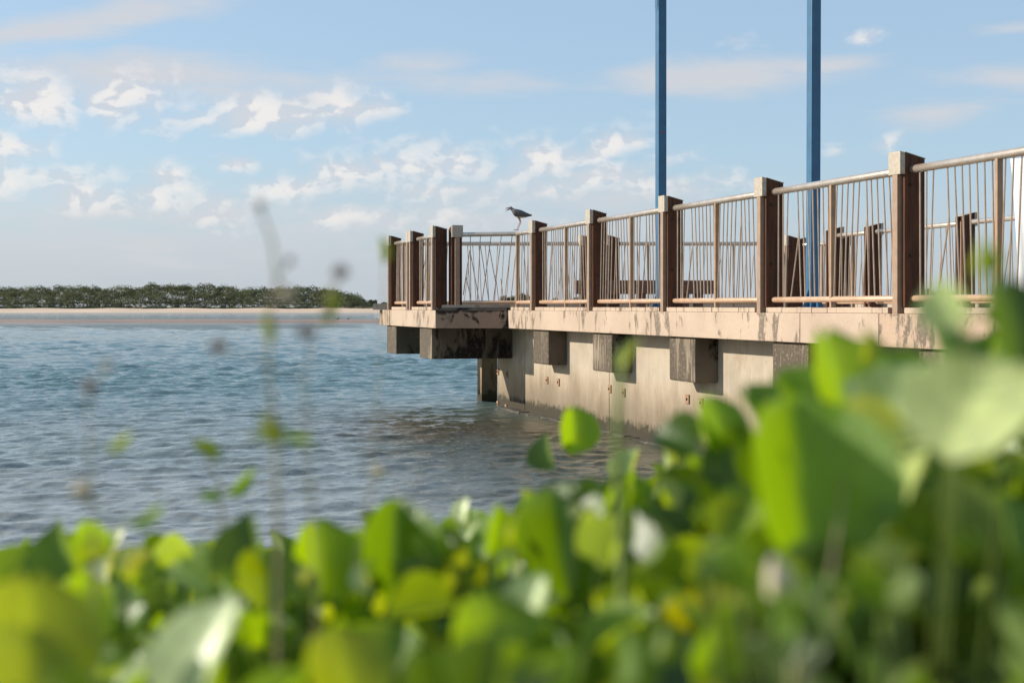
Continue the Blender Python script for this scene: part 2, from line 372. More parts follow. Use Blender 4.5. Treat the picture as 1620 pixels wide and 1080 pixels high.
# wall panels
f = MB(); js = [-2.63, -1.2, 2.27, 6.75, 9.9, 14, 22]
for a_, b2 in zip(js[:-1], js[1:]): seg(f, a_+.009, b2-.009, -.8, -.30, -1.5, K-.318)
f.build('retaining_wall', 'wall', pier)
f = MB(); seg(f, -2.6, 22, -.7, -.32, -1.4, K-.33); f.build('wall_core', 'footing', pier)
f = MB()
q = []
for i in range(60):
    s0 = -2.2+i*.4; seg(f, s0, s0+.4, -.4, -.30+.13+.03*math.sin(i*.9), -1.2, .030+.012*math.sin(i*1.3))
f.build('footing', 'footing', pier, bevel=.012)
MB().box((-3.80, .30, -1.5), (-3.53, .57, K-.80)).build('pile', 'pile', pier, bevel=.01)
for s0, s1, wi in ((-2.59,-1.82,.97), (-5.0,-4.26,.97)):
    f = MB(); seg(f, s0, s1, -2.5, wi, K-.785, K-.317); o = f.build('beam', ['beam_mould_shade', 'corbel'], pier, bevel=.012)
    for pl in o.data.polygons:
        if pl.normal.y < -.7: pl.material_index = 1  # sunward end gets the lighter concrete; shade is painted into the rest
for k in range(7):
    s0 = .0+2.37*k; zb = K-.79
    f = MB(); seg(f, s0, s0+.67, -.33, -.035, zb, K-.317); o = f.build('corbel', ['beam_mould_shade', 'corbel'], pier, bevel=.03)
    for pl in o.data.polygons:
        if pl.normal.y < -.3: pl.material_index = 1  # lighter on the sunlit front, shade put into the other faces' colour
# bolt plates on the wall
bp = MB().box((-.045, -.014, -.05), (.045, .0, .05)).mesh('bolt_plate', 'rust', bevel=.003)
bb = MB().tube([(0,-.013,.0),(0,-.022,.0)], .014, 8).mesh('bolt', 'bolt')
for px, py in ((788.5,587.6),(802.5,591.5),(788,639),(801,644.6),(866,601),(884,604.4),(965.4,614.8),(987.5,620.7),(1088.5,631),(1110,637)):
    u = (px-810)/F     # meet the wall plane w = -.30
    s_ = (u*(OY-.3*ny*1)-(OX-.3*nx))/(ex-u*ey); P = PW(s_, -.30)
    z = CZ+(485-py)/F*P.y
    o = put('bolt_plate', bp, pier, (s_, .299, z)); put('bolt', bb, o)
# ------------------------------------------------------------------ railings
CORE = MB().box((.044,-.012,-.075),(.116,.17,1.09)).mesh('post', 'tan_steel', bevel=.004)
TS = MB().hexa([(0,.028,.0),(.040,.028,.0),(.040,.205,.0),(0,.205,.0),(0,.028,1.197),(.040,.028,1.197),(.040,.205,1.152),(0,.205,1.152)]).mesh('timber_side', 'timber', bevel=.003)
CAPM = MB().hexa([(-.003,-.016,1.03),(.163,-.016,1.03),(.163,.027,1.03),(-.003,.027,1.03),(-.003,-.016,1.207),(.163,-.016,1.207),(.163,.027,1.198),(-.003,.027,1.198)])\
    .hexa([(-.003,.0275,1.198),(.163,.0275,1.198),(.163,.212,1.151),(-.003,.212,1.151),(-.003,.0275,1.204),(.163,.0275,1.204),(.163,.212,1.157),(-.003,.212,1.157)]).mesh('cap', 'cap_steel')
BM_ = MB().tube([(0,0,0),(.012,0,0)], .012, 8).mesh('bolt', 'bolt')
SLOT = None
def post(parent, s, w, rz=0, world=None):
    """parent is in pier frame (x=s, y=-w)"""
    p_ = put('post', CORE, parent, (s, -w, K) if world is None else world, rz)
    a = put('timber_side', TS, p_); b2 = put('timber_side', TS, p_, (.12,0,0)); put('cap', CAPM, p_)
    for z in (.95, .40):
        for y in (.08, .165): put('bolt', BM_, p_, (.158, y, z))
    return p_
def half(x0, x1, n, mode, rnd):
    out = []; sp = (x1-x0)/n; tp = .12
    for i in range(n):
        xt = x0+sp*(i+.5); u = i/(n-1.0)
        if mode == 0:  # verticals, inverted V, then a fan
            if i < 2: xb = xt+rnd.uniform(-.006,.006); z = 1
            elif i == 2: xb = xt-.05; z = 1
            elif i == 3: xt2 = xt+sp*.55; xb = xt-.035; out.append((xt2, xb, rnd.choice([.86,.78,.6]))); continue
            else: xb = xt+.085*(1-.7*u)*rnd.uniform(.8,1.2); z = 1
            out.append((xt, xb, z))
        else:
            if i < n//2: out.append((xt, xt-.05-.045*u*rnd.uniform(.6,1.3), 1))
            elif i == n//2: out.append((xt, xt-.04, rnd.choice([.62,.7,.95]))); out.append((xt+.02, xt+.06, 1))
            else: out.append((xt, xt+.07*rnd.uniform(.6,1.2), 1))
    return out
def rod(parent, A, B): MB().tube([A, B], .0066, 7).build('baluster_rod', 'rod_steel', parent, smooth=True)
def panel(parent, p0, p1, nh=8, mid=True, seed=0, modes=(0,1), r_top=.033, off=0):
    """p0, p1: plan ends of the tube axis in the parent's frame"""
    rnd = random.Random(seed); p0 = Vector(p0); p1 = Vector(p1); d = (p1-p0); L = d.length; d = d/L
    zt, zb = K+1.068, K+.066
    def X(t, z, o_=0): return Vector((p0.x+d.x*t-d.y*o_, p0.y+d.y*t+d.x*o_, z))
    tr = MB().tube([X(0,zt), X(L,zt)], r_top, 16, round_end=True).build('top_rail', 'rail_steel', parent, smooth=True)
    MB().tube([X(0,zb), X(L,zb)], .026, 14, round_end=True).build('bottom_rail', 'rail_low', parent, smooth=True)
    xs = [(0.05, L/2-.03), (L/2+.03, L-.05)] if mid else [(0.05, L-.05)]
    if mid:
        f = MB(); h = .016; o_ = .024
        P = [X(L/2-h, 0, -o_), X(L/2+h, 0, -o_), X(L/2+h, 0, o_), X(L/2-h, 0, o_)]
        f.hexa([(q.x,q.y,K-.01) for q in P]+[(q.x,q.y,zt-.02) for q in P]); f.build('mid_post', 'mid_steel', parent, bevel=.004)
    for (x0, x1), md in zip(xs, modes):
        hl = half(x0, x1, nh, md, rnd)
        for i_, (xt, xb, zf) in enumerate(hl):
            if zf < 1:
                a_, b3, _ = hl[i_+1] if i_+1 < len(hl) else hl[i_-1]
                zf = min(zf, .9)
                xm = b3+(a_-b3)*zf; xt = xb+(xm-xb)/zf
            xt = min(max(xt, .02), L-.02); xb = min(max(xb, .02), L-.02)
            z1 = zb+.02+(zt-.03-zb-.02)*zf
            xm = xb+(xt-xb)*zf if zf < 1 else xt
            rod(tr, X(xm, z1), X(xb, zb+.015))
def railing(name, label, group='brown steel and timber railings along the pier'):
    e = empty(name, (OX, OY, 0), YAW); tag(e, label, 'railing', group); return e
G = 'steel and timber railings round the pier deck'
rl = railing('railing', 'longest brown railing, along the near water side of the pier', G)
for k, s_ in enumerate((-.04, 2.26, 4.57, 6.85, 9.15, 11.45, 13.74)): post(rl, s_, 0)
for k in range(5): panel(rl, (2.29*k+.15, .10), (2.29*(k+1)-.0, .10), 11, True, 11+k, (0, 1) if k != 1 else (1, 0))
panel(rl, (11.45+.21, .10), (13.74, .10), 4, True, 30)
# the short piece from the bay corner to the first post
V = (-.93, .10)
panel(rl, V, (0.0, .10), 7, False, 41, (1,))
f = MB().box((V[0]-.025, V[1]-.025, K-.02), (V[0]+.025, V[1]+.025, K+1.05)); f.build('mid_post', 'mid_steel', rl, bevel=.004)
rb = railing('railing', 'short shaded railing with crossed rods, directly left of the bird', G)
P4 = Vector(tol(-.885, 21.02))
post(rb, 0, 0, rz=R(90), world=(P4.x, P4.y, K))
def crossrods(parent, p0, p1, rods, zt, zb, r_):
    p0 = Vector(p0); p1 = Vector(p1); d = p1-p0
    for (a, za, b2, zb2) in rods:
        A = p0+d*a; B = p0+d*b2
        rod(parent, (A.x, A.y, zb+(zt-zb)*za), (B.x, B.y, zb+(zt-zb)*zb2))
q0 = Vector(tol(-.72, 21.06)); q1 = Vector(V)+Vector((-.02, 0)); zt, zb = K+1.068, K+.066
tr = MB().tube([(q0.x,q0.y,zt),(q1.x,q1.y,zt)], .033, 16).build('top_rail', 'rail_steel', rb, smooth=True)
MB().tube([(q0.x,q0.y,zb),(q1.x,q1.y,zb)], .026, 12).build('bottom_rail', 'rail_low', rb, smooth=True)
crossrods(tr, q0, q1, [(.13,1,.14,0),(.13,.75,.30,0),(.12,.78,0,.12),(.05,.38,.14,.05),(.05,.38,-.0,.1),(.32,1,.26,0),(.32,.85,.48,0),(.52,1,.35,0),(.48,.85,.60,.3),
    (.60,.4,.66,0),(.71,1,.56,0),(.70,.35,.75,0),(.91,1,.76,0),(.97,.7,.88,0)], zt-.02, zb+.01, .0066)
rs = railing('railing', 'short brown railing on the left side of the lookout bay, leftmost over the water', G)
for s_ in (-4.81, -3.38, -3.20, -1.74): post(rs, s_, 1.0)
panel(rs, (-4.6,-.90), (-3.40,-.90), 6, True, 51, (1,0)); panel(rs, (-2.98,-.90), (-1.71,-.90), 6, True, 52, (0,1))
# end and far side
re_ = railing('railing', 'level railing across the far end of the pier, seen through the front one', G)
def endpost(parent, px, Y, rz): v = tol((px-810)/F*Y, Y); post(parent, 0, 0, rz, world=(v[0], v[1], K))
def wpanel(parent, a, b2, **k): panel(parent, tol(*a), tol(*b2), **k)
Ye = 24.1
wx = lambda px, Y: (px-810)/F*Y
endpost(re_, 916, Ye, 0); endpost(re_, 957, Ye, 0); endpost(re_, 1238, Ye, 0)
wpanel(re_, (-2.0,Ye),(-.35,Ye), nh=7, seed=61); wpanel(re_, (-.35,Ye),(wx(915,Ye),Ye), nh=6, seed=62, modes=(1,1))
wpanel(re_, (wx(970,Ye),Ye),(2.9,Ye), nh=5, seed=63, modes=(1,0)); wpanel(re_, (2.9,Ye),(wx(1240,Ye),Ye), nh=6, seed=64)
rf = railing('railing', 'railing along the opposite side of the pier, small behind the front posts at right', G)
def farpost(px, Y, ang=None):
    v = tol(wx(px,Y), Y); post(rf, 0, 0, R(180)+ (0 if ang is None else ang), world=(v[0], v[1], K))
# posts on the far side face away: their high edge is on the outer side
farpost(1276, 24.7); farpost(1346, 23.9); farpost(1334, 21.4); farpost(1396, 20.45); farpost(1545, 18.1); farpost(1735, 15.7)
def fx(px, Y, inn=.1): return (wx(px, Y)-.09, Y)
wpanel(rf, (wx(1272,24.5), 24.5), (wx(1330,24.0), 24.0), nh=4, seed=71)
wpanel(rf, (wx(1326,21.3), 21.3), (wx(1374,20.5), 20.5), nh=3, seed=72)
wpanel(rf, (wx(1388,20.2), 20.2), (wx(1524,18.2), 18.2), nh=7, seed=73)
wpanel(rf, (wx(1538,17.9), 17.9), (wx(1720,15.8), 15.8), nh=6, seed=74)
# ------------------------------------------------------------------ masts
def mast(px, Y, lab, lean=0, bracket=False, red=False):
    m_ = empty('mast', (wx(px, Y), Y, K-.055), YAW); m_.rotation_euler = (0, R(lean), YAW); tag(m_, lab, 'mast', 'tall blue masts on the pier')
    h = .0625; MB().box((-h,-h,.0),(h,h,8.6)).build('pole', 'mast_blue', m_, bevel=.006)
    MB().box((-.16,-.16,0),(.16,.16,.02)).build('base_plate', 'mast_blue', m_)
    for sx, sy in ((1,0),(-1,0),(0,1),(0,-1)):
        f = MB()
        if sx: f.add([(sx*h,-.006,.02),(sx*.15,-.006,.02),(sx*h,-.006,.28),(sx*h,.006,.02),(sx*.15,.006,.02),(sx*h,.006,.28)], [(0,1,2),(3,5,4),(0,3,4,1),(1,4,5,2),(2,5,3,0)])
        else: f.add([(-.006,sy*h,.02),(-.006,sy*.15,.02),(-.006,sy*h,.28),(.006,sy*h,.02),(.006,sy*.15,.02),(.006,sy*h,.28)], [(0,1,2),(3,5,4),(0,3,4,1),(1,4,5,2),(2,5,3,0)])
        f.build('gusset', 'mast_blue', m_)
    if bracket:
        MB().hexa([(-.05,-.072,4.42),(.05,-.072,4.42),(.05,-.0628,4.32),(-.05,-.0628,4.32),(-.05,-.095,5.6),(.05,-.095,5.6),(.05,-.0628,5.6),(-.05,-.0628,5.6)]).build('bracket', 'mast_blue', m_)
    if red: MB().box((.0626,-.03,2.55),(.0646,-.012,2.562)).box((.0626,-.005,2.57),(.0646,.03,2.578)).box((.0626,-.028,2.575),(.0646,-.016,2.59)).build('paint_mark', 'red_paint', m_)
mast(1045.5, 20.6, 'tall square blue mast, the left one, with a small red paint mark', 0, True, True)
mast(1286, 17.2, 'tall square blue mast, the right one, with triangular gussets at its foot', .4)
# ------------------------------------------------------------------ benches
def bench(x0, x1, Y, lab):
    b_ = empty('bench', ((x0+x1)/2, Y, K-.055)); tag(b_, lab, 'bench', 'heavy timber benches on the pier deck'); h = (x1-x0)/2
    for i in range(3): MB().box((-h, -.02+i*.15, .255), (h, .12+i*.15, .465)).build('seat_beam', 'bench_wood', b_, bevel=.006)
    for sx in (-1, 1): MB().box((sx*(h-.22)-.06, .02, 0), (sx*(h-.22)+.06, .38, .253)).build('leg', 'bench_wood', b_, bevel=.005)
bench(wx(911,22), wx(1038,22), 22, 'heavy brown timber bench with its sunlit orange end, left of the blue mast')
bench(wx(1062,22.1), wx(1129,22.1), 22.1, 'shorter dark brown timber bench to the right of the left blue mast')
# white banner at right edge
bn = empty('banner', (5.02, 13.2, K-.055), R(-32)); tag(bn, 'white cloth banner hanging on a pole behind the railing at the right edge', 'banner')
MB().tube([(.22,.03,0),(.22,.03,1.62)], .02, 10).build('pole', 'tan_steel', bn, smooth=True)
f = MB(); vs = []; fs = []
nxs, nzs = 12, 14
for j in range(nzs+1):
    v = j/nzs
    for i in range(nxs+1):
        u = i/nxs; xl = -.385+.09*(1-v)**.8; x = xl+(.22-xl)*u
        vs.append((x, .03*math.sin(u*9+v*1.5)*(1-.5*u)-.02, .12+v*1.33))
for j in range(nzs):
    for i in range(nxs): a_ = j*(nxs+1)+i; fs.append((a_, a_+1, a_+nxs+2, a_+nxs+1))
f.add(vs, fs); o = f.build('cloth', 'white_cloth', bn, smooth=True)
sm = o.modifiers.new('t', 'SOLIDIFY'); sm.thickness = .004
# ------------------------------------------------------------------ bird on the handrail
def rings(mb, secs, n=16, mi=None):
    """secs: (x, z, ry, rz) rings along -x..+x"""
    vs = []; fs = []; m_ = []
    for (x, z, ry, rz_) in secs:
        for k in range(n):
            a = 2*math.pi*k/n; vs.append((x, ry*math.cos(a), z+rz_*math.sin(a)))
    for i in range(len(secs)-1):
        for k in range(n):
            fs.append((i*n+k, i*n+(k+1)%n, (i+1)*n+(k+1)%n, (i+1)*n+k))
    fs += [tuple(range(n-1,-1,-1)), tuple(range((len(secs)-1)*n, len(secs)*n))]
    k0 = len(mb.v); mb.v += vs; mb.f += [tuple(i+k0 for i in q) for q in fs]
    mb.mi += [0]*len(fs)
BY = 20.5; q_ = 1/F*BY     # metres per photo pixel at the bird
by0 = at(800, 365.5, BY)
bird = empty('bird', (wx(818.3, BY), BY, K+1.068+.033)); tag(bird, 'dark grey long-legged bird calling with open beak on the handrail', 'bird')
def bp_(px, py): return ((px-818.3)*q_, (364.6-py)*q_)
f = MB()
secs = []
for px, pyt, pyb, wd_ in ((804.9,328.6,330.4,.5),(805.6,327.8,331.2,1.1),(806.8,327.1,332,1.6),(808.2,326.9,332.6,1.9),(809.5,327.3,334.3,2.3),(810.6,328.4,337.0,3.2),(812,329.4,339.8,4.4),(814,330.4,342.2,5.4),(817,330.9,343.6,6.2),
                        (820,331.4,344.4,6.4),(824,332.4,345,6.1),(828,334,344.9,5.2),(832,336,344.2,4),(836,337.9,343,2.8),(839,339.1,342.4,2),(841.6,339.8,341.6,1.0)):
    x, z1 = bp_(px, pyt); _, z0 = bp_(px, pyb); secs.append((x, (z0+z1)/2, wd_*q_, (z1-z0)/2))
rings(f, secs, 18)
for dy, dx in ((-.022, 0), (.022, 1.9)):
    pts = [bp_(819.5+dx, 344), bp_(821+dx*.9, 346.5), bp_(822.6+dx*.8, 351.5), bp_(819.6+dx, 358), bp_(817.2+dx*.9, 363.8)]
    f.tube([(x, dy, z) for x, z in pts], [.016,.008,.0065,.005,.005], 8, 0)
    fx_, fz_ = pts[-1]
    for a in (-.5, 0, .5): f.tube([(fx_, dy, .005), (fx_-.05*math.cos(a), dy+.05*math.sin(a)*.6, .004)], [.005,.003], 6, 0)
    f.tube([(fx_, dy, .005), (fx_+.02, dy, .004)], [.005,.003], 6, 0)
me = f.mesh('body', ['bird_grey','bird_dark','bird_face','bird_pale'], smooth=True)
for pl in me.polygons:
    c_ = pl.center; px = 818.3+c_.x/q_; py = 364.6-c_.z/q_
    if px > 836.5: pl.material_index = 1
    elif px < 808.8 and 328.8 < py < 333: pl.material_index = 2
    elif py > 345.5: pl.material_index = 2
    elif py > 342.9 and 815 < px < 836: pl.material_index = 3
o = put('body', me, bird)
for a, b2 in (((804.6,329.2),(799.6,330.4)), ((804.9,330.8),(800.2,334.4))):
    x0, z0 = bp_(*a); x1, z1 = bp_(*b2)
    MB().tube([(x0+.012,0,z0),((x0+x1)/2,0,(z0+z1)/2+.003),(x1,0,z1)], [.009,.006,.002], 8).build('beak', 'bird_beak', bird, smooth=True)
for sy in (-1, 1):
    x, z = bp_(806.6, 328.9); MB().tube([(x, sy*.012, z), (x, sy*.018, z)], [.005,.004], 8).build('eye', 'bird_dark', bird)
    f = MB(); W = []
    for px, pyt, pyb in ((811,331.5,337),(815,332,341),(820,333,342.5),(826,335,343),(832,337.3,342.8),(837,339,342.3),(840,340.2,341.6)):
        x, z1 = bp_(px, pyt); _, z0 = bp_(px, pyb); W.append((x, z0, z1))
    for i_, (x, z0, z1) in enumerate(W):
        u = i_/6; yy = sy*(.034+.028*math.sin(math.pi*(u*.8+.15)))
        f.v += [(x, yy*.93, z0), (x, yy*1.12, (z0+z1)/2), (x, yy*.78, z1)]
    for i_ in range(6):
        for j in range(2): f.f.append((i_*3+j, i_*3+j+1, i_*3+j+4, i_*3+j+3)); f.mi.append(0)
    o = f.build('wing', 'bird_grey', bird, smooth=True); s2 = o.modifiers.new('t', 'SOLIDIFY'); s2.thickness = .006
# ------------------------------------------------------------------ water
def wave_mesh():
    Yr = np.concatenate([np.linspace(-60, 6, 60), 1/np.linspace(1/6.4, 1/235, 1500)])
    Yr = np.concatenate([Yr, [300, 420, 700, 1500, 4000, 9000]])
    uc = np.concatenate([np.linspace(-2.2, -.46, 60), np.linspace(-.45, .45, 900), np.linspace(.46, 2.2, 60)])
    Y, U = np.meshgrid(Yr, uc, indexing='ij'); X = U*np.where(Y < 6.4, 6.4+(6.4-Y)*1.2, Y)
    dY = np.gradient(Yr)[:, None]*np.ones_like(U)
    Z = np.zeros_like(X); r = np.random.default_rng(3)
    warp = .25*np.sin(X*.9+Y*.5)+.2*np.sin(X*.37-Y*.8+1)
    for i in range(100):
        lam = .10*(.80/.10)**r.random(); k = 2*np.pi/lam
        th = math.radians(-72)+r.normal(0, .36)
        amp = .0110*lam
        att = np.clip((lam/dY-1.6)/1.8, 0, 1)
        ph = k*(math.cos(th)*X+math.sin(th)*Y)+r.random()*6.28+warp*min(k*.12, 1.2)
        sn = np.sin(ph); Z += att*amp*(np.exp(.9*(sn-1))*2.2-1.0)*.8
    Z *= .55+.67*np.clip((Y-10)/25, 0, 1)
    for i in range(46):
        lam = .6*(2.6/.6)**r.random(); k = 2*np.pi/lam; th = math.radians(-75)+r.normal(0, .6)
        att = np.clip((lam/dY-1.5)/1.5, 0, 1)*np.clip((Y-15)/25, 0, 1)
        ph = k*(math.cos(th)*X+math.sin(th)*Y)+r.random()*6.28+warp*.3
        Z += att*.0056*lam*(np.exp(1.1*(np.sin(ph)-1))*2.2-1.0)
    gust = .75+.35*np.sin(X*.13+1.2+.5*np.sin(Y*.11))*np.sin(Y*.19+.4*np.sin(X*.21))
    Z *= gust
    n0, n1_ = X.shape; idx = np.arange(n0*n1_).reshape(n0, n1_)
    Fq = np.stack([idx[:-1,:-1], idx[:-1,1:], idx[1:,1:], idx[1:,:-1]], -1).reshape(-1, 4)
    V_ = np.stack([X, Y, Z], -1).reshape(-1, 3)
    return npmesh('water', V_, Fq, 'water')
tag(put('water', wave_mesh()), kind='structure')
f = MB(); f.add([(-9000,-9000,-3),(9000,-9000,-3),(9000,12000,-3),(-9000,12000,-3)], [(0,1,2,3)]); tag(f.build('seabed', 'wet_sand'), kind='structure')
# ------------------------------------------------------------------ sand bar and far beach
def strip(name, y0, y1, z1, x0, x1, mat, nxg, seed, edge_=2.0, endtaper=None):
    r = np.random.default_rng(seed); xs = np.linspace(x0, x1, nxg); rows = []
    pf = [(0,0),(.12,.55),(.3,.9),(.55,1),(.8,.85),(1,.3)]
    w1 = sum(np.sin(xs*f_*2*np.pi/ (x1-x0)+p_)*a_ for f_, p_, a_ in zip(r.uniform(2,30,12), r.uniform(0,6,12), r.uniform(.1,1,12)))/3
    for t_, zz in pf:
        yy = y0+(y1-y0)*t_+w1*edge_*(1-t_); z_ = -.05+(z1+.05)*zz*(1+.12*np.sin(xs*.3+t_*9))
        rows.append(np.stack([xs, yy, z_], -1))
    V_ = np.concatenate(rows); idx = np.arange(len(V_)).reshape(len(pf), nxg)
    Fq = np.stack([idx[:-1,:-1], idx[:-1,1:], idx[1:,1:], idx[1:,:-1]], -1).reshape(-1, 4)
    return put(name, npmesh(name, V_, Fq, mat))
tag(strip('sandbar', 138, 156, .24, -220, 40, 'wet_sand', 300, 1, 2.5), kind='structure')
tag(strip('beach', 372, 450, 1.05, -900, 700, 'sand', 500, 2, 7), kind='structure')
f = MB(); f.add([(-4000,449,.6),(4000,449,.6),(4000,11000,1.0),(-4000,11000,1.0)], [(0,1,2,3)]); FS = f
# ------------------------------------------------------------------ far wood
def crowns(spec, leafsz, per, seed, cols=((.092,.102,.066),(.120,.126,.082),(.072,.084,.056))):
    r = np.random.default_rng(seed); VV = []; TT = []
    for (cx, cy, z0, rx, rz_) in spec:
        n = per
        d = r.normal(size=(n,3)); d /= np.linalg.norm(d, axis=1)[:, None]
        d[:,2] = np.where(d[:,2] < -.3, -d[:,2]*.6, d[:,2])
        lump = 1+.16*np.sin(d[:,0]*5+cx)*np.cos(d[:,2]*6+cy)+.1*np.sin(d[:,1]*8)
        rad = r.uniform(.78, 1.0, n)*lump
        c = np.stack([cx+d[:,0]*rx*rad, cy+d[:,1]*rx*rad, z0+rz_*.85+d[:,2]*rz_*rad], -1)
        c[:,2] = np.maximum(c[:,2], z0+leafsz*.3)
        nrm = d+r.normal(scale=.40, size=(n,3)); nrm /= np.linalg.norm(nrm, axis=1)[:, None]
        a = np.cross(nrm, r.normal(size=(n,3))); a /= np.linalg.norm(a, axis=1)[:, None]; b2 = np.cross(nrm, a)
        s_ = leafsz*r.uniform(.5, 1.3, n)[:, None]
        VV.append(np.stack([c-a*s_, c-b2*s_*.7, c+a*s_, c+b2*s_*.7], 1).reshape(-1, 3))
        base = np.array(cols[r.integers(len(cols))])*r.uniform(.8, 1.2)
        TT.append(np.repeat(base[None]*r.uniform(.85, 1.2, n)[:, None], 4, 0))
    V_ = np.concatenate(VV); Fq = np.arange(len(V_)).reshape(-1, 4); return V_, Fq, np.concatenate(TT)
def top_h(px): # crest height in photo pixels above the horizon at a photo column
    xs = [-900,-300,0,60,120,180,230,300,350,400,450,500,540,560,575,582]; hs = [26,28,30,30,31,30,34,35,31,29,30,29,24,20,12,4]
    return float(np.interp(px, xs, hs))
spec = []; r = random.Random(5)
px = -900
while px < 572:
    spec.append((wx(px, 452), 452+r.uniform(-.8,.8), .25, r.uniform(1.0,1.9), r.uniform(.55,1.0))); px += r.uniform(4, 8)
for row, Yw in enumerate((455, 460, 466, 474, 484)):
    px = -900
    while px < 580:
        H = top_h(px)*1.07/F*Yw+1.3
        sc = (.42, .60, .76, .90, 1.0)[row]*r.uniform(.86, 1.05)
        rx = r.uniform(1.6, 2.9); top = max(H*sc, 1.2)
        rz_ = min(top/1.85, r.uniform(1.7, 2.5)) if row else top/1.85
        spec.append((wx(px, Yw), Yw+r.uniform(-2,2), .6+top-1.85*rz_, rx, rz_)); px += rx*F/Yw*r.uniform(.55, .95)
V_, Fq, T_ = crowns(spec, .18, 380, 9)
tag(put('mangrove_wood', npmesh('mangrove_wood', V_, Fq, 'far_leaf', T_, False)), 'long dense grey green wood along the far sandy shore', 'wood', kind='stuff')
def dtree(px, Y, hpx, wpx, label, seed, base=.7):
    x = wx(px, Y); H = hpx/F*Y; W_ = wpx/F*Y/2; e = empty('tree', (x, Y, base)); tag(e, label, 'tree', 'separate trees on the far shore')
    rr = random.Random(seed); sp = []
    for i in range(7): sp.append((rr.uniform(-.6,.6)*W_, rr.uniform(-.5,.5)*W_, H*.12+rr.uniform(0,.25)*H, W_*rr.uniform(.35,.55), H*rr.uniform(.28,.38)))
    V_, Fq, T_ = crowns(sp, max(.18, W_*.12), 150, seed); put('crown', npmesh('crown', V_, Fq, 'far_leaf', T_, False), e)
    MB().tube([(0,0,-.2),(.1,0,H*.25),(-.05,.1,H*.5)], [W_*.09,W_*.07,W_*.04], 7).tube([(.05,0,H*.15),(W_*.4,0,H*.45)], [W_*.05,W_*.02], 6).build('trunk', 'bark', e)
dtree(590.5, 470, 16, 17, 'small dark tree standing alone left of the pier end', 1, .9)
dtree(609, 480, 12, 14, 'low pale shrub beside the leftmost pier post', 2, .9)
dtree(803, 520, 22, 26, 'bushy tree behind the front bay rods, left of its corner', 3)
dtree(828, 520, 26, 30, 'taller bushy tree behind the rods beside the bird\'s end of the rail', 4)
dtree(878, 560, 19, 15, 'little dark tree seen through the rods right of the first long-side post', 5)
dtree(912, 560, 20, 24, 'low tree behind the left end of the longer bench', 6)
dtree(1474, 500, 34, 34, 'green tree behind the rods right of the largest post', 7)
dtree(1504, 500, 29, 36, 'lower green tree beside the one behind the largest post', 8)
# grassy rise at the beach end
f = MB(); vs = []; 
for i in range(41):
    x = wx(560+i*14, 470); h_ = 1.9*math.sin(min(1, i/6)*math.pi/2)*(1-.2*math.sin(i*.9)); vs += [(x,452,.6),(x,466,.6+h_),(x,560,.6+h_*.8)]
plain('dune_grass', (.46,.50,.34), (.26,.24,.15), .3, .9)
f.add(vs, [(i*3+j, (i+1)*3+j, (i+1)*3+j+1, i*3+j+1) for i in range(40) for j in range(2)]); tag(f.build('dune', 'dune_grass', smooth=True), kind='structure')
tag(FS.build('far_shore', 'dune_grass'), kind='structure')
# debris on the beach
dw = empty('driftwood_pile', (wx(216, 430), 430, .85)); tag(dw, 'heap of pale driftwood with one upright stick on the far beach', 'driftwood'); rr = random.Random(4)
f = MB()
for i in range(38):
    a = rr.uniform(0, 6.28); x = rr.gauss(0, 1.0); l = rr.uniform(.4, 1.2); z = rr.uniform(0, .7)*max(0, 1-abs(x)/2.2)
    f.tube([(x,rr.uniform(-.6,.6),z),(x+l*math.cos(a),rr.uniform(-.6,.6),z+l*abs(math.sin(a))*.6)], [.13,.07], 6)
f.build('log', 'driftwood', dw)
MB().tube([(.9,0,0),(.95,0,1.8),(.9,0,3.4)], [.14,.11,.06], 7).build('stick', 'driftwood', dw)
f = MB()
for i in range(70):
    px = rr.uniform(505, 600); Y = rr.uniform(430, 446); x = wx(px, Y); l = rr.uniform(.3, 1.8); a = rr.uniform(-.3, .3)
    f.tube([(x,Y,1.05+rr.uniform(0,.2)),(x+l,Y+a,1.05+rr.uniform(0,.5))], [.13,.06], 5)
tag(f.build('driftwood_litter', 'driftwood'), 'scattered driftwood litter on the sand in front of the wood end', 'driftwood', kind='stuff')
# gulls on the sandbar
def gull(px, Y, lab, rz, grey=False):
    g_ = empty('gull', (wx(px, Y), Y, .09), rz); tag(g_, lab, 'bird', 'gulls resting on the sandbar'); f = MB()
    rings(f, [(-.20,.30,.006,.008),(-.17,.305,.02,.022),(-.13,.31,.035,.038),(-.09,.28,.04,.05),(-.02,.22,.06,.07),(.08,.2,.065,.065),(.18,.2,.04,.035),(.3,.2,.012,.012)], 10)
    for y in (-.03,.03): f.tube([(.04,y,.16),(.04,y,0)], .008, 5)
    f.build('body', 'bird_grey' if grey else 'gull_white', g_, smooth=True)
    MB().tube([(-.195,0,.3),(-.25,0,.295)], [.01,.004], 6).build('beak', 'bird_beak', g_)
gull(528, 149, 'small white gull resting leftmost on the sandbar', .3); gull(535, 150, 'small grey gull just right of the leftmost one', 2.8, True)
gull(551, 148, 'dark headed gull standing alone in the middle of the sandbar', 1.2, True); gull(595.5, 148, 'bright white gull nearest the pier end', .1)
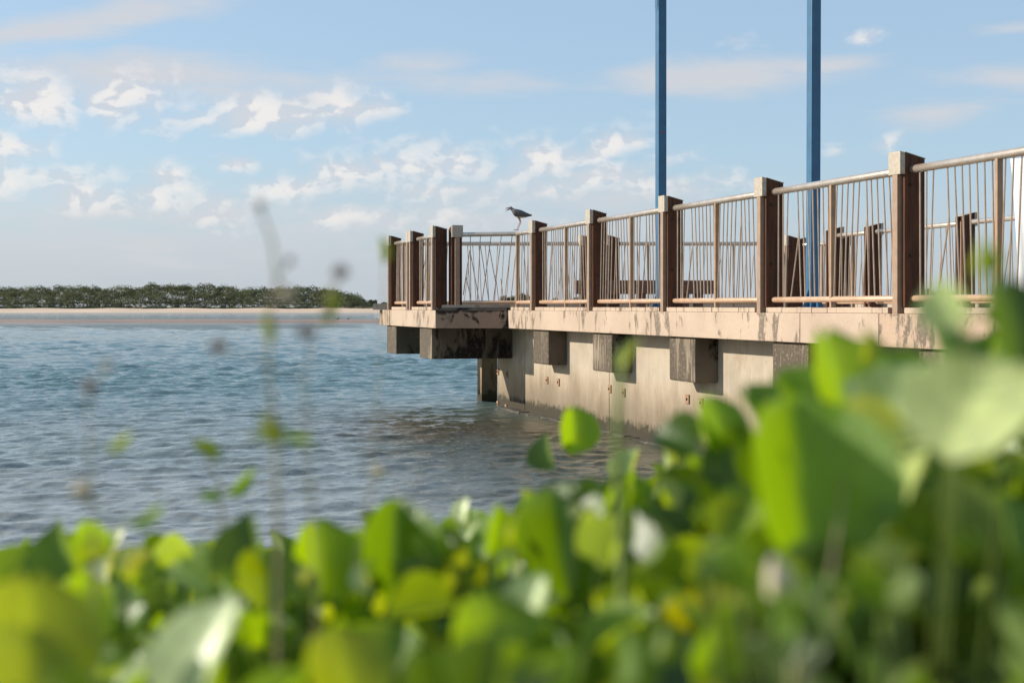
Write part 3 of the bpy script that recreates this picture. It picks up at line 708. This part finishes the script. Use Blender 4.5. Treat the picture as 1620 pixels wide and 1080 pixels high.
# ------------------------------------------------------------------ the bank
def sm(a, b, x): t_ = np.clip((x-a)/(b-a), 0, 1); return t_*t_*(3-2*t_)
def drop(x, y):
    d = np.maximum(y, .25); u = x/np.maximum(d, .4)
    dr = .05+.172*d
    dr = dr - d*.085*sm(.02, .26, u) + .02*np.sin(x*5+y*3)*.5
    return dr
def ground(x, y):
    z = CZ-drop(x, y)-.13
    z = np.where(y > 5.6, z-(y-5.6)*.22, z)
    z = np.where(y < .25, CZ-.25+np.minimum((.25-y)*.02, .3), z)
    return z
gx = np.concatenate([np.linspace(-40,-5.2,30), np.linspace(-5,7,150), np.linspace(7.4,40,30)]); gy = np.concatenate([np.linspace(-30,-1,30), np.linspace(-.9,11.5,150)])
X, Y = np.meshgrid(gx, gy, indexing='ij'); Z = ground(X, Y)+.02*np.sin(X*9)*np.cos(Y*7)
# keep the bank out of the pier's water: right of the wall line it stays high
idx = np.arange(X.size).reshape(X.shape); Fq = np.stack([idx[:-1,:-1], idx[1:,:-1], idx[1:,1:], idx[:-1,1:]], -1).reshape(-1, 4)
tag(put('bank', npmesh('bank', np.stack([X,Y,Z],-1).reshape(-1,3), Fq, 'soil')), kind='structure')
# ------------------------------------------------------------------ leaves
NU, NV = 8, 9
cu = np.linspace(-1, 1, NU+1); rv = np.linspace(0, 1, NV+1)
U_, R_ = np.meshgrid(cu, rv)
def leaf_verts(fold, curl, cup, notch=.16):
    hw = .52*np.sin(np.pi*np.clip(R_, 0, 1)**.85*.97+.02)**.62; hw[0] = .03
    x = U_*hw; y = R_*(1-notch*(1-np.abs(U_))**1.5)
    y = np.where(R_ > .8, y-(np.abs(U_)**4)*.10*(R_-.8)/.2, y)
    a = fold; z = np.abs(x)**1.25*1.35*math.sin(a)+cup*(x*x)*2; xx = x*math.cos(a)
    z = z-curl*(y*y)
    z = z+.012*np.sin(R_*14+U_*3)*np.abs(U_)
    return np.stack([xx, y-.5, z], -1).reshape(-1, 3)
li = np.arange((NU+1)*(NV+1)).reshape(NV+1, NU+1)
LF = np.stack([li[:-1,:-1], li[:-1,1:], li[1:,1:], li[1:,:-1]], -1).reshape(-1, 4)
LV = [leaf_verts(random.uniform(.15, .95), random.uniform(-.15,.35), random.uniform(-.1,.35)) for _ in range(14)]
GREENS = [((.115,.215,.016), 5), ((.085,.165,.016), 5), ((.15,.235,.016), 4), ((.165,.235,.013), 1.6), ((.20,.225,.015), .12), ((.05,.105,.016), 3.0), ((.18,.28,.14), 2.0)]  # last tint is pale, with glare put into the colour
gp = np.array([g_[1] for g_ in GREENS]); gp = gp/gp.sum(); gc = np.array([g_[0] for g_ in GREENS])*np.array([1.0,.95,.8])
RIB = (1+.35*np.clip(1-np.abs(U_)*5, 0, 1)+.12*(np.abs(U_) > .9)).reshape(-1, 1)*np.array([[1.0,1.0,1.0]])
def field(n, xy, seed, smin=.045, smax=.085, hmin=.0, hmax=.10):
    r = np.random.default_rng(seed); VV = []; FF = []; TT = []; k = 0; stems = []
    for i in range(n):
        x, y = xy[i]; s_ = r.uniform(smin, smax)*min(1, .42+.30*y); z = float(ground(np.array(x), np.array(y)))+.03+r.uniform(hmin, hmax)+0
        v = LV[r.integers(len(LV))]*s_
        q_ = r.random(); yaw = r.normal(-.75,.45) if q_ < .42 else (r.normal(.75,.4) if q_ < .8 else r.uniform(0, 2*np.pi)); pit = np.clip(r.normal(.95, .45), -.2, 1.6); roll = r.normal(0, .4)
        Mx = np.array(Matrix.Rotation(yaw,3,'Z') @ Matrix.Rotation(pit,3,'X') @ Matrix.Rotation(roll,3,'Y'))
        v = v @ Mx.T; v = v+np.array([x, y, z+s_*.3])
        VV.append(v); FF.append(LF+k); k += len(v)
        c = gc[r.choice(len(gc), p=gp)]*r.uniform(.8, 1.25); TT.append(np.repeat(c[None], len(v), 0)*RIB)
        base = (x, y, z+s_*.3)+Mx @ np.array([0,-.5*s_,0]); stems.append((base, s_))
    return np.concatenate(VV), np.concatenate(FF), np.concatenate(TT), stems
def sample(n, seed):
    r = np.random.default_rng(seed); out = []
    while len(out) < n:
        # even density over the ground, thinner beyond the picture's sides
        y = .5+6.3*math.sqrt(r.random()); u = r.uniform(-.75, .75)
        if y < .62 and abs(u) < .4: continue
        if abs(u) > .42 and r.random() < .6: continue
        x = u*y
        if float(ground(np.array(x), np.array(y))) < .06: continue
        out.append((x, y))
    return out
pts = sample(9500, 21)
nr = np.random.default_rng(77)
for i in range(1500):
    y_ = .62+1.5*nr.random(); pts.append((nr.uniform(-.42,.46)*y_, y_))
for i in range(1300):
    y_ = .6+1.0*nr.random(); pts.append((nr.uniform(.08,.50)*y_, y_))
V_, Fq, T_, st = field(len(pts), pts, 22)
# the nearest, larger leaves of the same carpet
SX = [-100,0,60,200,300,420,540,620,700,760,850,960,1080,1160,1250,1350,1450,1550,1700]
SY = [905,895,845,840,880,845,838,805,815,825,790,765,730,690,625,590,580,550,490]
r = np.random.default_rng(44); VV=[V_]; FF=[Fq]; TT=[T_]; k = len(V_)
for i in range(1700):
    px = r.uniform(-150, 1760); up = 900 <= i < 1650; lo_ = np.interp(px, [-150,600,900,1050,1200,1350,1760], [960,945,910,840,790,770,720]); py = r.uniform(lo_, 1200)
    d = r.uniform(.75, 1.6) if r.random() < .75 else r.uniform(1.2, 2.2)
    if up: py = np.interp(px, SX, SY)+20+r.uniform(0, 1)**1.3*330; d = r.uniform(.72, 1.7)
    if i >= 1650:
        d = r.uniform(.42, .54)
        if i < 1682: px = r.uniform(1080, 1720); py = r.uniform(840+.1*(1720-px), 1180)
        else: px = r.uniform(-60, 1100); py = r.uniform(1010, 1180)
    c_ = np.array(at(px, py, d)); wp = r.uniform(34, 105)*min(1.15, .85/d+.25)*(1.25 if i >= 1650 else 1); s_ = wp/F*d
    yaw = (r.normal(-48, 22) if r.random() < .42 else r.normal(42, 22)); pitch = r.normal(22, 18); tip = r.normal(0, 35)
    Mx = np.array(Matrix.Rotation(R(tip),3,'Y') @ Matrix.Rotation(R(yaw),3,'Z') @ Matrix.Rotation(R(90-pitch),3,'X'))
    v = (LV[r.integers(len(LV))]*s_) @ Mx.T + c_; VV.append(v); FF.append(LF+k); k += len(v)
    TT.append(np.repeat((gc[r.choice(len(gc), p=gp)]*r.uniform(.85,1.25))[None], len(v), 0)*RIB)
    if not up or i % 3 == 0: st.append((c_+Mx @ np.array([0,-.5*s_,0]), s_))
V_ = np.concatenate(VV); Fq = np.concatenate(FF); T_ = np.concatenate(TT)
# petioles and runners of the cover go in the same object as thin triangles strips
cover = npmesh('vine_ground_cover', V_, Fq, 'leaf', T_)
co = put('vine_ground_cover', cover); tag(co, 'dense low carpet of round green beach vine leaves over the bank', 'ground cover', kind='stuff')
VV=[]; FF=[]; TT=[]; k = 0
for i in range(230):
    px = r.uniform(-60, 1680); py = np.interp(px, SX, SY)+25+r.uniform(0, 1)*260; d = r.uniform(.75, 2.0)
    c_ = np.array(at(px, py, d)); s_ = r.uniform(22, 62)/F*d
    Mx = np.array(Matrix.Rotation(R(r.normal(0, 40)),3,'Y') @ Matrix.Rotation(R(r.normal(-52, 12)),3,'Z') @ Matrix.Rotation(R(90-r.normal(22, 10)),3,'X'))
    v = (LV[r.integers(len(LV))]*s_) @ Mx.T + c_; VV.append(v); FF.append(LF+k); k += len(v)
    TT.append(np.repeat((np.array([.38,.45,.26])*r.uniform(.75,1.2))[None], len(v), 0))  # pale tint with the glare of the sun painted in
    st.append((c_+Mx @ np.array([0,-.5*s_,0]), s_))
tag(put('pale_glare_cover', npmesh('pale_glare_cover', np.concatenate(VV), np.concatenate(FF), 'pale_glare_leaf', np.concatenate(TT))), 'scattered small glossy leaves among the vines, sun glare put into their pale colour', 'ground cover', kind='stuff')
f = MB(); rr = random.Random(8)
for (b_, s_) in st[::2]:
    gz = float(ground(np.array(b_[0]), np.array(b_[1])))
    f.tube([(b_[0]+rr.uniform(-.02,.02), b_[1]+rr.uniform(-.02,.02), gz), tuple(b_)], [.0022,.0015], 4, 0, cap=False)
for i in range(420):
    y = 1.5+4.6*rr.random(); x = rr.uniform(-.5,.5)*y; a = rr.uniform(0,6.28); P_ = []
    for j in range(6): P_.append((x, y, float(ground(np.array(x), np.array(y)))+.02+rr.uniform(0,.05))); x += .07*math.cos(a); y += .07*math.sin(a); a += rr.uniform(-.6,.6)
    f.tube(P_, .0028, 5, 1, cap=False)
tag(f.build('vine_stems', ['stem_green','stem_tan'], smooth=True), 'tangle of thin green and tan vine stems under the leaves', 'vine stems', kind='stuff')
# ------------------------------------------------------------------ single prominent shoots close to the camera
def hero(label, leaves, stem='stem_green', name='vine_shoot', group='vine shoots standing up close to the camera'):
    """leaves: (px, py, d, width_px, tip angle cw from up, yaw, pitch, fold deg, tint)"""
    L0 = leaves[0]; base = at(L0[0], L0[1], L0[2]); gz = float(ground(np.array(base.x), np.array(base.y)))
    if stem == 'stem_tan': root = at(1240, 1190, .445)
    else:
        yb = base.y+.22; root = Vector((base.x+.02, yb, min(float(ground(np.array(base.x), np.array(yb)))+.01, base.z-.03)))
    e = empty(name, root); tag(e, label, 'vine', group)
    for (px, py, d, wpx, tip, yaw, pitch, fold, tint) in leaves:
        c = at(px, py, d); s_ = wpx/F*d/1.0
        v = leaf_verts(R(fold), random.uniform(0,.3), random.uniform(0,.3))*s_
        # local: x width, y to the tip, z normal; stand it up facing the camera
        Mx = Matrix.Rotation(R(tip),3,'Y') @ Matrix.Rotation(R(yaw),3,'Z') @ Matrix.Rotation(R(90-pitch),3,'X')
        vv = v @ np.array(Mx).T + np.array(c-root)
        me = npmesh('leaf', vv, LF, 'pale_glare_leaf' if min(tint) > .08 else 'leaf', np.repeat(np.array(tint)[None], len(vv), 0)*RIB)
        put('leaf', me, e)
        b_ = c-root+Mx @ Vector((0,-.47*s_,0)); q = Vector((0,0,0))
        mid_ = Vector((b_.x*.8, b_.y*.75, b_.z*.35)) if stem != 'stem_tan' else b_*.5+Vector((.003,0,0))
        r_ = max(.0007, s_*.007) if (stem != 'stem_tan' or wpx < 300) else .0030
        MB().tube([q, mid_, b_], [r_*1.3, r_*1.1, r_*.8], 7).build('stem', stem, e, smooth=True)
    return e
g1=(.115,.215,.012); g2=(.08,.155,.012); g3=(.17,.235,.012); yl=(.175,.22,.012); pale_glare=(.34,.42,.21); dk=(.05,.10,.016); br=(.145,.25,.012)  # the palest tint has the sheen of sunlit leaves put into it
HERO = [
 ('largest upright leaf, bright green left half and dark right half, on a tan stalk', [(1272,745,.62,305,4,10,12,40,g1),(1395,768,.66,215,14,-45,22,24,(.36,.42,.16)),(1398,700,.64,150,50,-42,30,20,(.36,.42,.15))], 'stem_tan'),
 ('bright green leaf with a flat top directly above the largest leaf', [(1325,598,.74,185,0,38,5,12,br),(1262,622,.76,110,-20,30,15,25,g1)]),
 ('dull dark green leaf above and left of the largest leaf', [(1215,672,.8,170,-15,35,15,30,g2),(1175,720,.85,120,-30,-47,20,30,dk)]),
 ('pale glossy leaf right of the flat-topped bright leaf', [(1435,625,.66,130,8,-47,25,20,pale_glare),(1365,615,.7,60,10,-47,30,30,pale_glare)]),
 ('large pale green leaf at the upper right below the railing', [(1545,630,.50,230,12,-45,25,15,(.38,.44,.19))]),
 ('dark green leaf with a yellow blotch under the kerb at right', [(1500,545,.62,190,30,30,40,20,g2),(1430,590,.7,110,-15,35,15,25,g1),(1585,520,.6,110,-10,30,40,20,g2)]),
 ('tall dark green shoot at the right edge in front of the railing', [(1606,500,.52,170,10,20,15,20,dk),(1552,400,.5,70,40,30,20,25,g3),(1500,478,.5,90,-40,-40,20,25,pale_glare)]),
 ('small yellow green leaf tip standing between the kerb and the pale leaf', [(1372,545,.72,58,20,35,10,25,yl)]),
 ('round bright green leaf in front of the wall left of the dull dark leaf', [(1135,665,.85,100,5,30,8,15,g1),(1068,695,.85,90,-47,20,30,30,dk)]),
 ('upright bright leaf pair against the water below the wall', [(905,678,1.35,84,5,30,5,30,br),(868,712,1.35,66,-30,-50,15,30,dk)]),
 ('pair of pale drooping leaves right of the upright bright pair', [(1000,735,1.3,68,-10,-47,20,40,pale_glare),(1075,755,1.25,80,160,-50,20,40,pale_glare),(1052,720,1.25,54,150,-50,30,30,pale_glare)]),
 ('pale rounded leaf at right over deep shade', [(1518,800,.75,120,-47,-55,40,25,pale_glare)]),
 ('pale leaf catching light low in the middle right', [(1008,955,.85,115,30,-47,35,20,pale_glare)]),
 ('tall folded leaf left of centre, pale on its left side with a bright right edge', [(625,862,.8,170,5,12,10,45,g2)]),
 ('broad folded leaf in the centre with dark middle', [(890,845,.85,200,-5,5,15,40,g2),(978,800,.85,90,15,35,5,20,br)]),
 ('wide bright green leaf left of the tall folded one', [(500,885,.9,150,6,35,10,30,br),(408,862,.8,130,-25,-35,15,30,dk)]),
 ('long yellow leaf lying nearly flat left of the broad centre leaf', [(740,905,.9,70,110,20,10,20,yl)]),
 ('large bright leaf at the bottom centre', [(790,1030,.62,220,10,32,15,15,br),(845,950,.7,100,10,-47,10,25,pale_glare)]),
 ('yellow green round leaf at the bottom left of centre', [(545,1050,.6,150,0,36,20,6,g3)]),
 ('big pale leaf at the bottom left, glossy and out of focus', [(330,1030,.55,220,-10,-47,30,20,pale_glare)]),
 ('big yellow green leaf filling the bottom left corner', [(45,1000,.55,215,10,34,15,8,g3),(120,960,.7,120,35,40,10,20,br),(40,1060,.5,180,20,30,30,15,g3)]),
 ('upright whitish leaf near the left edge', [(178,875,1.0,100,4,-47,10,25,(.46,.50,.34)),(150,975,1.0,50,0,-47,10,30,pale_glare),(190,960,1.0,44,5,-47,10,30,pale_glare)]),
 ('narrow dull leaf leaning left beside the upright whitish one', [(105,865,.95,110,-35,-30,20,35,g2)]),
 ('glowing yellow leaf behind the round small leaves at left', [(325,925,1.1,90,15,40,5,20,(.17,.22,.012)),(395,915,1.1,42,0,-47,10,20,(.5,.52,.38)),(350,965,1.1,56,-20,-47,20,20,pale_glare)]),
 ('dark round leaf at the bottom right of centre', [(1035,1065,.6,190,10,10,30,20,dk)]),
 ('small white leaf above the long yellow leaf', [(733,805,1.2,44,-10,-47,15,25,(.44,.5,.3)),(745,835,1.2,40,15,-47,15,25,pale_glare),(775,868,1.2,38,15,-47,25,25,pale_glare)]),
 ('small pale leaf low beside the bottom centre leaf', [(708,952,1.0,50,70,-47,30,20,(.44,.5,.32)),(420,1010,1.1,60,70,30,20,20,g3)]),
 ('deep green leaves filling the shaded gap at the far right', [(1560,930,.7,130,20,30,20,30,g2),(1450,960,.7,110,-20,20,30,30,g3),(1600,850,.6,150,10,40,10,20,g1),(1490,900,.62,100,30,-45,20,20,pale_glare),(1380,1040,.8,130,10,-50,30,20,pale_glare)]),
 ('yellowish leaves in the bottom right corner', [(1590,1010,.6,130,10,35,20,20,g3),(1500,1050,.7,150,-20,-40,30,20,g2)]),
 ('green leaves under the round bright leaf in front of the wall', [(1110,860,.9,130,-20,30,15,30,g1),(1170,960,.8,120,20,30,20,25,g2),(1060,850,1.0,70,20,-50,20,30,pale_glare)]),
]
for h_ in HERO:
    e_ = hero(*h_)
    if len(h_) > 2 and h_[2] == 'stem_tan':      # pale folded bud on the big stalk
        f = MB(); c = at(1240, 925, .50)-e_.location
        f.tube([c+Vector((.002,0,-.007)), c+Vector((-.001,0,-.002)), c+Vector((-.002,0,.004)), c+Vector((-.004,0,.010))], [.003,.0055,.0048,.001], 9)
        f.build('bud', 'petal', e_, smooth=True)
# ------------------------------------------------------------------ thin blurred weeds at left and a grass stalk at the pier wall
def weed(label, d, path, rad, leaves=(), buds=(), stem='stem_tan', name='weed', cat='weed'):
    P_ = [at(px, py, d) for px, py in path]; gz = float(ground(np.array(P_[0].x), np.array(d))); root = Vector((P_[0].x, d, min(gz, P_[0].z)))
    e = empty(name, root); tag(e, label, cat, 'thin weeds rising at the left foreground')
    MB().tube([Vector((0,0,0))]+[p_-root for p_ in P_], [rad*1.2]+[rad*(1-.5*i/len(P_)) for i in range(len(P_))], 7).build('stem', stem, e, smooth=True)
    for (px, py, w_, tip, yaw, pitch, tint) in leaves:
        c = at(px, py, d); s_ = w_/F*d
        v = leaf_verts(R(15), .2, .1, 0)*s_; v[:, 0] *= .42
        Mx = Matrix.Rotation(R(tip),3,'Y') @ Matrix.Rotation(R(yaw),3,'Z') @ Matrix.Rotation(R(90-pitch),3,'X')
        put('leaf', npmesh('leaf', v @ np.array(Mx).T+np.array(c-root), LF, 'leaf', np.repeat(np.array(tint)[None], len(v), 0)), e)
        near = min(P_, key=lambda q: (q-c).length); b_ = c+Mx @ Vector((0,-.45*s_,0))
        MB().tube([near-root, b_-root], .0006, 5).build('stem', 'stem_green', e)
    for (px, py, w_, mat) in buds:
        c = at(px, py, d); s_ = w_/F*d/2; f = MB()
        for k in range(5):
            a = k*1.256; f.tube([(0,0,-s_*.8),(math.cos(a)*s_*.75,math.sin(a)*s_*.75,0),(math.cos(a)*s_*.4,math.sin(a)*s_*.4,s_*.9)], [s_*.3,s_*.5,s_*.12], 6)
        o = f.build('bud', mat, e, smooth=True); o.location = c-root
        near = min(P_, key=lambda q: (q-c).length); MB().tube([near-root, c-root], .0005, 5).build('stem', stem, e)
weed('tall thin weed with leaf pairs at mid height and small dark buds on top', .66, [(440,900),(438,780),(434,690),(426,600),(424,510),(438,440),(430,380),(411,330)], .0012,
     [(424,520,50,-5,35,0,g3),(430,678,62,-30,35,0,g3),(415,690,44,-70,30,0,g3),(474,690,50,115,30,0,g1)], [(411,325,16,'bud_dark'),(458,412,14,'bud_dark'),(455,466,26,'petal')])
weed('second thin weed with dark buds right of the tallest one', .66, [(500,900),(492,800),(486,700),(482,600),(500,520),(522,470),(538,430)], .0008,
     [(520,495,40,20,35,10,g3),(525,470,40,-10,30,10,yl)], [(538,430,26,'bud_dark'),(482,525,26,'bud_dark'),(345,548,28,'bud_dark')])
weed('low branching weed with bright narrow leaves in front of the tallest stem', .85, [(350,880),(352,820),(350,790),(345,760),(322,715)], .0010,
     [(382,764,60,55,35,10,g1),(332,786,44,-70,35,10,g1),(325,710,58,-50,35,10,g3)], [])
weed('small weed with a fading seed head farthest left', .66, [(150,880),(145,800),(142,700),(141,620)], .0007,
     [(190,700,46,60,35,10,g3),(232,817,60,72,35,10,g1)], [(141,612,26,'bud_dark'),(170,578,18,'petal'),(132,775,34,'petal')])
weed('small yellow topped weed in front of the leftmost pier post', .85, [(560,900),(585,780),(598,600),(607,480),(608,395)], .0006,
     [(607,395,46,5,35,10,yl)], [(600,745,22,'petal')])
weed('pale green grass stalk standing in front of the wall', .7, [(985,860),(978,760),(976,690),(982,600),(990,545)], .0028,
     [(993,560,60,15,-60,10,pale_glare)], [], 'stem_green')
